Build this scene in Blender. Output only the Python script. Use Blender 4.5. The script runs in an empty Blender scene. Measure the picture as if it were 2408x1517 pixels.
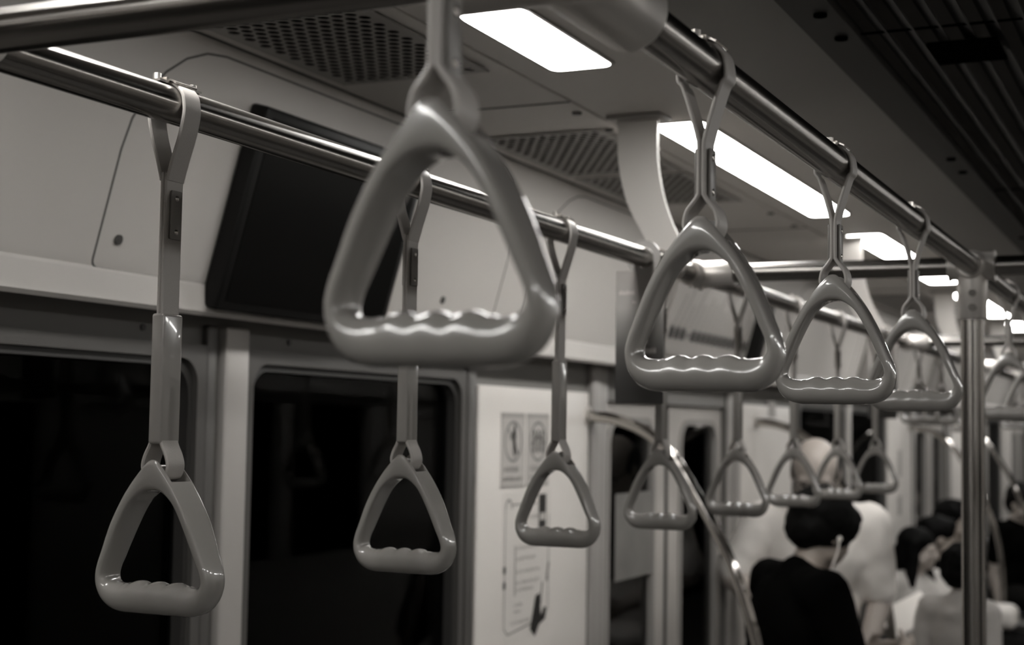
import bpy, bmesh, math, random
from mathutils import Vector, Matrix, Euler, noise
random.seed(7)
PI = math.pi
SC = bpy.context.scene
COL = SC.collection

# ------------------------------------------------------------------ camera basis
F, CX, CY = 3500.0, 1204.0, 758.5
EYE = Vector((0, 0, 1.58))
_y = Vector((2830 - CX, -(1030 - CY), -F)).normalized()
_u = 0.016
_z = Vector((_u, 1, -(_u * _y.x + _y.y) / _y.z)).normalized()
_x = _y.cross(_z)
cam_rot = Matrix(((_x.x, _x.y, _x.z), (_y.x, _y.y, _y.z), (_z.x, _z.y, _z.z)))

# ------------------------------------------------------------------ materials
def mat(name, col, rough=.5, metal=0., spec=.5, bump=0., bscale=200., var=0., vscale=6., emit=None, estr=0., coat=0., stretch=None):
    m = bpy.data.materials.new(name); m.use_nodes = True
    nt = m.node_tree; b = nt.nodes['Principled BSDF']
    c = (col[0], col[1], col[2], 1) if isinstance(col, (tuple, list)) else (col * 1.05, col, col * .945, 1)
    b.inputs['Base Color'].default_value = c
    b.inputs['Roughness'].default_value = rough
    b.inputs['Metallic'].default_value = metal
    b.inputs['Specular IOR Level'].default_value = spec
    b.inputs['Coat Weight'].default_value = coat; b.inputs['Coat Roughness'].default_value = .025
    if emit is not None:
        b.inputs['Emission Color'].default_value = (*emit, 1); b.inputs['Emission Strength'].default_value = estr
    tc = nt.nodes.new('ShaderNodeTexCoord')
    src = tc.outputs['Object']
    if stretch:
        mp = nt.nodes.new('ShaderNodeMapping'); mp.inputs['Scale'].default_value = stretch
        nt.links.new(src, mp.inputs['Vector']); src = mp.outputs['Vector']
    if var > 0:
        n = nt.nodes.new('ShaderNodeTexNoise'); n.inputs['Scale'].default_value = vscale; n.inputs['Detail'].default_value = 4
        nt.links.new(src, n.inputs['Vector'])
        mr = nt.nodes.new('ShaderNodeMapRange'); mr.inputs['To Min'].default_value = 1 - var; mr.inputs['To Max'].default_value = 1 + var
        nt.links.new(n.outputs['Fac'], mr.inputs['Value'])
        mx = nt.nodes.new('ShaderNodeVectorMath'); mx.operation = 'SCALE'; mx.inputs[0].default_value = c[:3]
        nt.links.new(mr.outputs['Result'], mx.inputs['Scale'])
        nt.links.new(mx.outputs['Vector'], b.inputs['Base Color'])
    if bump > 0:
        n2 = nt.nodes.new('ShaderNodeTexNoise'); n2.inputs['Scale'].default_value = bscale
        nt.links.new(src, n2.inputs['Vector'])
        bp = nt.nodes.new('ShaderNodeBump'); bp.inputs['Strength'].default_value = bump; bp.inputs['Distance'].default_value = .002
        nt.links.new(n2.outputs['Fac'], bp.inputs['Height']); nt.links.new(bp.outputs['Normal'], b.inputs['Normal'])
    return m

M = {}
M['cove'] = mat('cove_panel_paint', .52, .42, var=.03)
M['ceil'] = mat('ceiling_paint', .58, .5, var=.03)
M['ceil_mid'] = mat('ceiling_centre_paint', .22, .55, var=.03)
M['seam'] = mat('seam_gap', .06, .7)
M['hatchseam'] = mat('hatch_gap', .10, .7)
M['frame'] = mat('window_frame_aluminium', .11, .35, metal=.3)
M['frame_dk'] = mat('window_rubber', .035, .5)
M['mullion'] = mat('mullion_aluminium', .42, .35, metal=.2)
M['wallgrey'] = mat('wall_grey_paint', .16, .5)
M['panel'] = mat('white_wall_board', .66, .35, var=.03)
M['door'] = mat('door_aluminium', .55, .35, metal=.25)
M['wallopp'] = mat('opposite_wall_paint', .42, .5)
M['pillar'] = mat('door_pillar_paint', .30, .45)
M['steel'] = mat('polished_steel', .42, .07, metal=1, var=.05, vscale=18, stretch=(1, 1, .06))
M['steel_h'] = mat('polished_steel_rail', .40, .06, metal=1, var=.08, vscale=30, stretch=(1, .05, 1))
def brushed(name, axis, col, rough):
    m = mat(name, col, rough, metal=1, var=.05, vscale=40)
    nt = m.node_tree; b = nt.nodes['Principled BSDF']
    tg = nt.nodes.new('ShaderNodeTangent'); tg.direction_type = 'RADIAL'; tg.axis = axis
    nt.links.new(tg.outputs[0], b.inputs['Tangent'])
    b.inputs['Anisotropic'].default_value = .95; b.inputs['Anisotropic Rotation'].default_value = .25
    return m
M['steel_x'] = brushed('brushed_steel_x', 'X', .32, .22); M['steel_y'] = brushed('brushed_steel_y', 'Y', .32, .22); M['steel_z'] = brushed('brushed_steel_z', 'Z', .34, .18)
M['cast'] = mat('cast_aluminium_fitting', .62, .36, metal=.5)
M['bracket'] = mat('bracket_aluminium', .72, .45, metal=.2)
M['grip'] = mat('grey_plastic_grip', .30, .24, spec=.5, coat=.8)
M['strap'] = mat('grey_strap_webbing', .48, .42, bump=.15, bscale=900)
M['sleeve'] = mat('glossy_strap_sleeve', .34, .16, spec=.5, coat=.5)
M['plate'] = mat('rivet_plate', .26, .35)
M['screw'] = mat('screw_steel', .55, .22, metal=1)
M['clamp'] = mat('clamp_steel', .72, .25, metal=.9)
M['screwdk'] = mat('dark_screw', .06, .5)
M['tv'] = mat('screen_black', .003, .3, spec=.08)
M['tvframe'] = mat('screen_bezel', .008, .4, spec=.2)
M['grille'] = mat('perforated_plate', .30, .5)
M['hole_shade'] = mat('grille_hole_shade', .012, .9, spec=0)  # near-black colour stands in for the shade behind the grille holes
M['slat'] = mat('louvre_slat', .022, .6, spec=.2)
M['slatbase'] = mat('louvre_trim', .05, .6, spec=.2)
M['black'] = mat('void_black', .002, .9, spec=0)
M['signpaper'] = mat('sign_paper', .47, .4)
M['signband'] = mat('sign_band', .36, .4)
M['ink'] = mat('ink_black', .02, .5)
M['ink2'] = mat('ink_grey', .22, .5)
M['ink3'] = mat('ink_pale', .36, .5)
M['white'] = mat('white_print', .72, .4)
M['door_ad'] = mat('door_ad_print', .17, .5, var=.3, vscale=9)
M['map'] = mat('map_board', .44, .4)
M['floor'] = mat('floor_vinyl', .05, .4, var=.12, vscale=40)
M['bench'] = mat('bench_plastic', .09, .35)
M['skin'] = mat('skin', (.36, .31, .27), .5)
M['skin2'] = mat('skin_light', (.46, .41, .37), .48)
M['hair'] = mat('hair_black', .003, .7, spec=.08, bump=.6, bscale=120)
M['hairgrey'] = mat('hair_grey_stubble', .035, .6)
M['blackcloth'] = mat('black_cotton', .002, .95, spec=.03, bump=.3, bscale=60)
M['darkcloth'] = mat('dark_trousers', .008, .95, spec=.1)
M['whitecloth'] = mat('white_cotton', .80, .8, bump=.5, bscale=14)
M['palecloth'] = mat('pale_blouse', .42, .8, bump=.5, bscale=16)
M['greycloth'] = mat('grey_cloth', .22, .85)
M['paper'] = mat('bright_sheet', .92, .4)
M['eye'] = mat('eye_dark', .02, .2)
M['clip'] = mat('pale_plastic_clip', .34, .3)
M['light'] = mat('light_diffuser', .8, .4, emit=(1, .985, .955), estr=27)
M['lightframe'] = mat('light_frame', .34, .45)

def glass(name, tint, refl):
    m = bpy.data.materials.new(name); m.use_nodes = True; nt = m.node_tree
    for n in list(nt.nodes): nt.nodes.remove(n)
    o = nt.nodes.new('ShaderNodeOutputMaterial'); mx = nt.nodes.new('ShaderNodeMixShader')
    t = nt.nodes.new('ShaderNodeBsdfTransparent'); t.inputs['Color'].default_value = (tint, tint, tint, 1)
    g = nt.nodes.new('ShaderNodeBsdfGlossy'); g.inputs['Roughness'].default_value = .03
    f = nt.nodes.new('ShaderNodeFresnel'); f.inputs['IOR'].default_value = refl
    nt.links.new(f.outputs[0], mx.inputs['Fac']); nt.links.new(t.outputs[0], mx.inputs[1]); nt.links.new(g.outputs[0], mx.inputs[2])
    nt.links.new(mx.outputs[0], o.inputs['Surface'])
    return m
M['glass'] = glass('tinted_window_glass', .4, 1.12)
M['glassdoor'] = glass('door_window_glass', .5, 1.2)

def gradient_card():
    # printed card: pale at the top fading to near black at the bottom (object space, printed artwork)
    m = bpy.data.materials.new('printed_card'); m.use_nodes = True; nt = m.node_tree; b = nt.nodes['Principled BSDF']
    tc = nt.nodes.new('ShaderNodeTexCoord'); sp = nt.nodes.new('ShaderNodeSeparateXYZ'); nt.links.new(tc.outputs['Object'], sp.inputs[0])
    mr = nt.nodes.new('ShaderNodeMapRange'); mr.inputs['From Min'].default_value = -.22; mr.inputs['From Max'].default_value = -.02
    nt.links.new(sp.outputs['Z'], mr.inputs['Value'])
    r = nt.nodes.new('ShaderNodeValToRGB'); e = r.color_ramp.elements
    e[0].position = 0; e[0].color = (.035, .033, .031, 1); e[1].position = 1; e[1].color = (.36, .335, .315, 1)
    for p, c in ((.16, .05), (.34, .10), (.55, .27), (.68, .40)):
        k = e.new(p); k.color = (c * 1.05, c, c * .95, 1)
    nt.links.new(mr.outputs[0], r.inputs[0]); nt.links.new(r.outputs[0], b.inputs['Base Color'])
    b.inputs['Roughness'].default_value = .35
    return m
M['card'] = gradient_card()

# ------------------------------------------------------------------ mesh builder
class MB:
    def __init__(s): s.v = []; s.f = []
    def add(s, vs, fs):
        o = len(s.v); s.v += [tuple(v) for v in vs]; s.f += [tuple(i + o for i in f) for f in fs]; return s
    def box(s, x0, x1, y0, y1, z0, z1, mtx=None):
        vs = [Vector((x, y, z)) for z in (z0, z1) for y in (y0, y1) for x in (x0, x1)]
        if mtx: vs = [mtx @ v for v in vs]
        return s.add(vs, [(0, 2, 3, 1), (4, 5, 7, 6), (0, 1, 5, 4), (2, 6, 7, 3), (0, 4, 6, 2), (1, 3, 7, 5)])
    def rbox(s, x0, x1, y0, y1, z0, z1, r, seg=3, mtx=None):
        bm = bmesh.new(); bmesh.ops.create_cube(bm, size=1)
        for v in bm.verts:
            v.co = Vector(((x0 + x1) / 2 + v.co.x * (x1 - x0), (y0 + y1) / 2 + v.co.y * (y1 - y0), (z0 + z1) / 2 + v.co.z * (z1 - z0)))
        bmesh.ops.bevel(bm, geom=bm.edges[:], offset=r, segments=seg, profile=.5, affect='EDGES')
        return s.frombm(bm, mtx)
    def frombm(s, bm, mtx=None):
        bm.verts.index_update()
        s.add([(mtx @ v.co) if mtx else v.co.copy() for v in bm.verts], [[v.index for v in f.verts] for f in bm.faces]); bm.free(); return s
    def tube(s, pts, r, n=16, caps=True):
        pts = [Vector(p) for p in pts]; rs = r if isinstance(r, (list, tuple)) else [r] * len(pts)
        t0 = (pts[1] - pts[0]).normalized(); a = Vector((0, 0, 1)) if abs(t0.z) < .9 else Vector((1, 0, 0))
        u = t0.cross(a).normalized(); vs = []
        for i, p in enumerate(pts):
            t = (pts[min(i + 1, len(pts) - 1)] - pts[max(i - 1, 0)]).normalized()
            u = (u - t * u.dot(t)).normalized(); w = t.cross(u)
            for k in range(n):
                an = 2 * PI * k / n; vs.append(p + (u * math.cos(an) + w * math.sin(an)) * rs[i])
        fs = [(i * n + k, i * n + (k + 1) % n, (i + 1) * n + (k + 1) % n, (i + 1) * n + k) for i in range(len(pts) - 1) for k in range(n)]
        if caps: fs += [tuple(range(n))[::-1], tuple((len(pts) - 1) * n + k for k in range(n))]
        return s.add(vs, fs)
    def ell(s, c, r, rot=None, nu=20, nv=14):
        vs = []; c = Vector(c)
        for j in range(1, nv):
            th = PI * j / nv
            for i in range(nu):
                ph = 2 * PI * i / nu
                p = Vector((r[0] * math.sin(th) * math.cos(ph), r[1] * math.sin(th) * math.sin(ph), r[2] * math.cos(th)))
                vs.append(c + (rot @ p if rot else p))
        top = len(vs); a = Vector((0, 0, r[2])); vs += [c + (rot @ a if rot else a), c - (rot @ a if rot else a)]
        fs = [(j * nu + i, (j + 1) * nu + i, (j + 1) * nu + (i + 1) % nu, j * nu + (i + 1) % nu) for j in range(nv - 2) for i in range(nu)]
        fs += [(top, i, (i + 1) % nu) for i in range(nu)] + [(top + 1, (nv - 2) * nu + (i + 1) % nu, (nv - 2) * nu + i) for i in range(nu)]
        return s.add(vs, fs)
    def cap(s, a, ra, b, rb, n=16):
        a = Vector(a); b = Vector(b); t = (b - a).normalized(); pts = []; rs = []
        for k in range(5):
            an = PI / 2 * (k / 5); pts.append(a - t * ra * math.cos(an)); rs.append(max(ra * math.sin(an), ra * .02))
        pts.append(a); rs.append(ra); pts.append(b); rs.append(rb)
        for k in range(1, 6):
            an = PI / 2 * (k / 5); pts.append(b + t * rb * math.sin(an)); rs.append(max(rb * math.cos(an), rb * .02))
        return s.tube(pts, rs, n)
    def prism(s, poly, axis, a, b):
        # poly: list of 2D points; extruded along axis ('x','y','z') from a to b
        def P(p, t): return {'x': (t, p[0], p[1]), 'y': (p[0], t, p[1]), 'z': (p[0], p[1], t)}[axis]
        n = len(poly)
        vs = [P(p, a) for p in poly] + [P(p, b) for p in poly]
        return s.add(vs, [tuple(range(n)), tuple(range(2 * n - 1, n - 1, -1))] + [(i, i + n, (i + 1) % n + n, (i + 1) % n) for i in range(n)])
    def mesh(s, name, smooth=True, angle=40):
        me = bpy.data.meshes.new(name); me.from_pydata(s.v, [], s.f); me.update()
        bm = bmesh.new(); bm.from_mesh(me); bmesh.ops.recalc_face_normals(bm, faces=bm.faces[:]); bm.to_mesh(me); bm.free()
        if smooth:
            me.polygons.foreach_set('use_smooth', [True] * len(me.polygons)); me.set_sharp_from_angle(angle=math.radians(angle))
        return me
    def obj(s, name, m, parent=None, smooth=True, angle=40):
        me = s.mesh(name, smooth, angle); me.materials.append(M[m] if isinstance(m, str) else m)
        o = bpy.data.objects.new(name, me); COL.objects.link(o); o.parent = parent
        return o

def thing(name, label, cat, loc=(0, 0, 0), rz=0, group=None):
    o = bpy.data.objects.new(name, None); COL.objects.link(o); o.empty_display_size = .05
    o.location = loc; o.rotation_euler = (0, 0, rz); o['label'] = label; o['category'] = cat
    if group: o['group'] = group
    return o
def tag(o, label, cat, group=None):
    o['label'] = label; o['category'] = cat
    if group: o['group'] = group
    return o
def struct(o): o['kind'] = 'structure'; return o
def dup(root, loc, label, group=None):
    r = root.copy(); COL.objects.link(r); r.location = loc; r['label'] = label
    if group: r['group'] = group
    for ch in list(root.children):
        c = ch.copy(); COL.objects.link(c); c.parent = r
        for g in list(ch.children):
            d = g.copy(); COL.objects.link(d); d.parent = c
    return r
def evaluated(o):
    dg = bpy.context.evaluated_depsgraph_get(); dg.update()
    me = bpy.data.meshes.new_from_object(o.evaluated_get(dg)); return me
def catmull(pts, sub=6, closed=False):
    n = len(pts); out = []
    P = [Vector(p) for p in pts]
    rng = range(n if closed else n - 1)
    for i in rng:
        if closed: a, b, c, d = P[(i - 1) % n], P[i], P[(i + 1) % n], P[(i + 2) % n]
        else: a, b, c, d = P[max(i - 1, 0)], P[i], P[i + 1], P[min(i + 2, n - 1)]
        for k in range(sub):
            t = k / sub
            out.append(.5 * ((2 * b) + (c - a) * t + (2 * a - 5 * b + 4 * c - d) * t * t + (3 * b - a - 3 * c + d) * t ** 3))
    if not closed: out.append(P[-1])
    return out

# ------------------------------------------------------------------ SETTING: walls, ceiling, floor
YA, YB = -2.6, 15.2
XW = -1.46           # window plane
XC = -1.38           # cornice lip
ZC = 2.13
ZWT, ZWB = 1.69, .86 # window top / bottom
mullions = [-2.67 + .0, 2.01, 6.69, 11.37]
doors = [-.33, 4.30, 9.03, 13.71]

def side(sx, nm):
    # sx=-1 -> left, +1 -> right (mirrored)
    def q(x): return x * -sx
    w = MB()
    def bx(x0, x1, y0, y1, z0, z1):
        a, b = sorted((q(x0), q(x1))); w.box(a, b, y0, y1, z0, z1)
    # openings along Y
    spans = []
    for m in mullions: spans += [(m - .875, m - .055, ZWB, ZWT), (m + .055, m + .875, ZWB, ZWT)]
    for d in doors: spans += [(d - .56, d + .56, 0, 1.655)]
    spans = sorted([s for s in spans if s[1] > YA + .02])
    y = YA
    for (a, b, z0, z1) in spans:
        a = max(a, YA); b = min(b, YB)
        if a > y: bx(XW - .05, XW, y, a, 0, 1.80)
        if z0 > 0: bx(XW - .05, XW, a, b, 0, z0)
        bx(XW - .05, XW, a, b, z1, 1.80)
        y = b
    if y < YB: bx(XW - .05, XW, y, YB, 0, 1.80)
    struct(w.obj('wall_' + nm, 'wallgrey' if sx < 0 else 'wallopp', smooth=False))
    # cove: cornice + leaning panel
    sec = [(XW - .05, 1.80), (XW, 1.752), (XC - .004, 1.742), (XC + .002, 1.748), (XC, 1.787), (XC - .002, 1.792), (-1.289, 2.118), (-1.287, ZC), (-1.40, ZC + .02), (XW - .05, ZC + .02)]
    c = MB().prism([(q(a), b) for a, b in sec], 'y', YA, YB)
    struct(c.obj('trim_cove_' + nm, 'cove', smooth=False))
side(-1, 'left'); side(1, 'right')

# ceiling
c = MB()
for s in (-1, 1):
    def bx(x0, x1, z0, z1):
        a, b = sorted((x0 * -s, x1 * -s)); c.box(a, b, YA, YB, z0, z1)
    bx(-1.30, -.963, ZC, ZC + .03)
    bx(-.957, -.70, ZC, ZC + .03)
    bx(-1.30, -.70, ZC + .004, ZC + .032)
struct(c.obj('ceiling', 'ceil', smooth=False))
c = MB()
for s in (-1, 1):
    a, b = sorted((-.70 * -s, -.485 * -s)); c.box(a, b, YA, YB, ZC + .001, ZC + .03)
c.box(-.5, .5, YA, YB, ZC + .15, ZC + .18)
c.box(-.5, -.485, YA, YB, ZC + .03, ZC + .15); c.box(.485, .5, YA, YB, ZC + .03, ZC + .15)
struct(c.obj('trim_ceiling_centre', 'ceil_mid', smooth=False))
struct(MB().box(-1.52, 1.52, YA, YB, -.05, 0).obj('floor', 'floor', smooth=False))
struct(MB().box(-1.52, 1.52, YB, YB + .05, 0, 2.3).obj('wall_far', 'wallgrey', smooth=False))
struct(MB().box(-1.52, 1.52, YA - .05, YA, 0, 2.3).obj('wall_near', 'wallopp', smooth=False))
# ceiling seams on the left: long seam by the cove, transverse joints
sm = MB()
sm.box(-1.283, -1.278, YA, YB, ZC - .0015, ZC + .001)
for y in (-.9, .56, 2.29, 3.95, 5.77, 7.5, 9.25, 11):
    sm.box(-1.278, -.963, y - .002, y + .002, ZC - .0015, ZC + .001)
struct(sm.obj('trim_ceiling_seam', 'seam', smooth=False))

# ------------------------------------------------------------------ windows
def window(n, y0, y1):
    f = MB()
    X0 = XW - .035; X1 = XW + .014
    def ring(ya, yb, za, zb, t, x0, x1, mb, r=.045, seg=6):
        # rounded rectangular ring
        def rr(y0_, y1_, z0_, z1_, r_):
            p = []
            for cx_, cz_, a0 in ((y1_ - r_, z1_ - r_, 0), (y0_ + r_, z1_ - r_, 90), (y0_ + r_, z0_ + r_, 180), (y1_ - r_, z0_ + r_, 270)):
                for k in range(seg + 1):
                    an = math.radians(a0 + 90 * k / seg); p.append((cx_ + r_ * math.cos(an), cz_ + r_ * math.sin(an)))
            return p
        o_ = rr(ya, yb, za, zb, .004); i_ = rr(ya + t, yb - t, za + t, zb - t, r); m_ = len(o_)
        vs = [(x, p[0], p[1]) for x in (x0, x1) for pp in (o_, i_) for p in pp]
        fs = []
        for k in range(m_):
            k2 = (k + 1) % m_
            fs += [(k, k2, m_ + k2, m_ + k), (2 * m_ + k, 3 * m_ + k, 3 * m_ + k2, 2 * m_ + k2), (k, 2 * m_ + k, 2 * m_ + k2, k2), (m_ + k, m_ + k2, 3 * m_ + k2, 3 * m_ + k)]
        mb.add(vs, fs)
    ring(y0, y1, ZWB, ZWT + .012, .022, X0, X1, f, r=.04)
    fo = struct(f.obj('window_%d' % n, 'frame', angle=50))
    g = MB(); ring(y0 + .02, y1 - .02, ZWB + .02, ZWT - .01, .012, X0, X1 - .01, g, r=.045); g.obj('rubber_seal', 'frame_dk', fo, angle=50)
    MB().box(XW - .022, XW - .016, y0 + .02, y1 - .02, ZWB + .02, ZWT - .005).obj('pane', 'glass', fo, smooth=False)
n = 0
for m in mullions[1:]:
    for a, b in ((m - .875, m - .055), (m + .055, m + .875)):
        n += 1; window(n, a, b)
# mullion posts between paired windows + outer posts + head rail
for i, m in enumerate(mullions[1:]):
    mb = MB().rbox(XW + .0, XW + .022, m - .012, m + .052, ZWB - .3, 1.735, .004)
    struct(mb.obj('trim_%d' % (10 + i), 'mullion'))
    mb = MB().rbox(XW, XW + .012, m - .05, m - .022, ZWB - .3, 1.735, .003)
    mb.rbox(XW, XW + .012, m + .89, m + .925, ZWB - .3, 1.735, .003)
    mb.rbox(XW, XW + .012, m - .925, m - .89, ZWB - .3, 1.735, .003)
    struct(mb.obj('trim_%d' % (20 + i), 'frame'))
    mb = MB()
    for yy in (m - .62, m - .20, m + .20, m + .62):
        mb.tube([(XW - .001, yy, 1.722), (XW + .003, yy, 1.722)], .0055, 12)
    struct(mb.obj('trim_%d' % (30 + i), 'screwdk'))

# right-hand windows kept simple (outside the picture but part of the car)
# ------------------------------------------------------------------ doors
def leaf_poly(y0, y1, z0, z1, r, seg=8):
    p = []
    for cy_, cz_, a0 in ((y1 - r, z1 - r, 0), (y0 + r, z1 - r, 90), (y0 + r, z0 + r, 180), (y1 - r, z0 + r, 270)):
        for k in range(seg + 1):
            an = math.radians(a0 + 90 * k / seg); p.append((cy_ + r * math.cos(an), cz_ + r * math.sin(an)))
    return p
def plate_with_hole(mb, x0, x1, ya, yb, za, zb, hole):
    m_ = len(hole); cy_ = (ya + yb) / 2; cz_ = (za + zb) / 2
    outer = []
    for (y, z) in hole:
        hy = (hole[0][0] + hole[-1][0]) / 2
        dy = y - sum(h[0] for h in hole) / m_; dz = z - sum(h[1] for h in hole) / m_
        oy = yb if dy > 0 else ya; oz = zb if dz > 0 else za
        outer.append((oy, oz))
    # project hole points to rectangle border sensibly
    oc = []
    hc = (sum(h[0] for h in hole) / m_, sum(h[1] for h in hole) / m_)
    ys = [h[0] for h in hole]; zs = [h[1] for h in hole]
    for (y, z) in hole:
        if z > max(zs) - .09 or z < min(zs) + .09:
            u = (y - min(ys)) / (max(ys) - min(ys)); oc.append((ya + u * (yb - ya), zb if z > hc[1] else za))
        else: oc.append((ya if y < hc[0] else yb, z))
    vs = [(x, p[0], p[1]) for x in (x0, x1) for pp in (oc, hole) for p in pp]; fs = []
    for k in range(m_):
        k2 = (k + 1) % m_
        fs += [(k, k2, m_ + k2, m_ + k), (2 * m_ + k, 3 * m_ + k, 3 * m_ + k2, 2 * m_ + k2), (k, 2 * m_ + k, 2 * m_ + k2, k2), (m_ + k, m_ + k2, 3 * m_ + k2, 3 * m_ + k)]
    mb.add(vs, fs)
for i, d in enumerate(doors[1:]):
    root = bpy.data.objects.new('door_%d' % (i + 1), None); COL.objects.link(root); root.location = (0, 0, 0); struct(root)
    for s in (-1, 1):
        ya, yb = sorted((d + s * .018, d + s * .555))
        gy0, gy1 = sorted((d + s * .115, d + s * .505))
        hole = leaf_poly(gy0, gy1, .62, 1.612, .075)
        lf = MB(); plate_with_hole(lf, XW - .045, XW - .015, ya, yb, .02, 1.652, hole)
        L = lf.obj('leaf', 'door', root, angle=30)
        fr = MB(); m_ = len(hole)
        inner = leaf_poly(gy0 + .018, gy1 - .018, .638, 1.594, .06)
        vs = [(x, p[0], p[1]) for x in (XW - .04, XW - .008) for pp in (hole, inner) for p in pp]; fs = []
        for k in range(m_):
            k2 = (k + 1) % m_
            fs += [(k, k2, m_ + k2, m_ + k), (2 * m_ + k, 3 * m_ + k, 3 * m_ + k2, 2 * m_ + k2), (k, 2 * m_ + k, 2 * m_ + k2, k2), (m_ + k, m_ + k2, 3 * m_ + k2, 3 * m_ + k)]
        fr.add(vs, fs); fr.obj('window_frame', 'pillar', L, angle=50)
        MB().box(XW - .03, XW - .025, gy0 + .01, gy1 - .01, .63, 1.60).obj('pane', 'glassdoor', L, smooth=False)
        e0, e1 = sorted((d + s * .004, d + s * .018))
        MB().box(XW - .043, XW - .017, e0, e1, .02, 1.65).obj('rubber_edge', 'frame_dk', L, smooth=False)
    MB().box(XW - .06, XW - .05, d - .6, d + .6, 0, 1.66).obj('backing', 'black', root, smooth=False)
    # pillars each side of the doorway
    p = MB()
    for s in (-1, 1):
        for (a, b, dx) in ((.56, .62, .010), (.626, .685, .018)):
            y0, y1 = sorted((d + s * a, d + s * b)); p.rbox(XW, XW + dx, y0, y1, 0, 1.745, .003)
    struct(p.obj('trim_%d' % (40 + i), 'pillar'))
    p = MB()
    for s in (-1, 1):
        for a in (.557, .6225):
            y0, y1 = sorted((d + s * a, d + s * (a + .004))); p.box(XW, XW + .004, y0, y1, 0, 1.745)
    struct(p.obj('trim_%d' % (50 + i), 'frame_dk', smooth=False))
# white wall boards between windows and doors
boards = [(2.955, 3.605), (4.99, 5.72), (7.66, 8.33), (9.72, 10.42), (12.36, 13.02)]
for i, (a, b) in enumerate(boards):
    struct(MB().rbox(XW, XW + .010, a, b, .3, 1.672, .004).obj('trim_%d' % (60 + i), 'panel'))

# ------------------------------------------------------------------ cove details
# the leaning cove plane: from (XC-.002,1.792) to (-1.289,2.118)
CV0 = Vector((XC - .002, 0, 1.792)); CV1 = Vector((-1.289, 0, 2.118)); cdir = (CV1 - CV0); clen = cdir.length; cdir.normalize()
cnor = Vector((cdir.z, 0, -cdir.x))            # towards the car
def cv(u, y, h=0): return CV0 + cdir * u + cnor * h + Vector((0, y, 0))
cmat = Matrix(((0, cdir.x, cnor.x, CV0.x), (1, 0, 0, 0), (0, cdir.z, cnor.z, CV0.z), (0, 0, 0, 1)))   # local (y,u,h)

def groove(mb, path, w=.003, h=.0008):
    P = [Vector((p[0], p[1], 0)) for p in path]
    for i in range(len(P) - 1):
        t = (P[i + 1] - P[i]).normalized(); n_ = Vector((-t.y, t.x, 0)) * w / 2
        q = [P[i] - n_, P[i + 1] - n_, P[i + 1] + n_, P[i] + n_]
        vs = [cmat @ Vector((a.x, a.y, -h)) for a in q] + [cmat @ Vector((a.x, a.y, h)) for a in q]
        mb.add(vs, [(0, 1, 2, 3), (4, 7, 6, 5), (0, 4, 5, 1), (1, 5, 6, 2), (2, 6, 7, 3), (3, 7, 4, 0)])
def hatch(y0, y1, u0, u1, r0, r1):
    p = []
    for cy_, cu_, a0, r in ((y1 - r1, u1 - r1, 0, r1), (y0 + r1, u1 - r1, 90, r1), (y0 + r0, u0 + r0, 180, r0), (y1 - r0, u0 + r0, 270, r0)):
        for k in range(7):
            an = math.radians(a0 + 90 * k / 6); p.append((cy_ + r * math.cos(an), cu_ + r * math.sin(an)))
    return p + [p[0]]
g = MB()
for y0, y1 in ((1.60, 2.86), (3.0, 3.75), (5.2, 6.4), (6.5, 7.7), (7.9, 8.7)):
    groove(g, hatch(y0, y1, -.002, .335, .012, .17), .0032)
struct(g.obj('trim_hatch_seam', 'hatchseam', smooth=False))
for k, (y, z) in enumerate(((1.64, 1.832), (2.62, 1.83), (3.1, 1.83), (5.3, 1.83))):
    u = (z - 1.792) / cdir.z
    s_ = MB().tube([cv(u, y, -.002), cv(u, y, .003)], .0075, 14); s_.tube([cv(u, y, .003), cv(u, y, .0035)], .004, 8)
    o = s_.obj('hatch_lock', 'screwdk')
    tag(o, ['small dark round lock on the cove hatch left of the black screen', 'small dark round lock on the pale cove right of the black screen',
            'small dark lock on the cove panel behind the wall-side rail', 'small dark lock on the cove panel beyond the route map'][k], 'lock')

# TV screens mounted on the cove
def tv(y0, y1, lab):
    t = thing('display_screen', lab, 'screen', (XC + .02, (y0 + y1) / 2, 1.75))
    inv = Matrix.Translation(-Vector(t.location))
    mm = inv @ cmat
    MB().rbox(y0, y1, -.034, .285, .0, .034, .006, mtx=mm).obj('casing', 'tvframe', t)
    MB().box(y0 + .018, y1 - .018, -.018, .270, .0335, .0350, mtx=mm).obj('glass_panel', 'tv', t, smooth=False)
tv(1.855, 2.365, 'large black flat display screen on the cove behind the nearest big handle')
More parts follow.
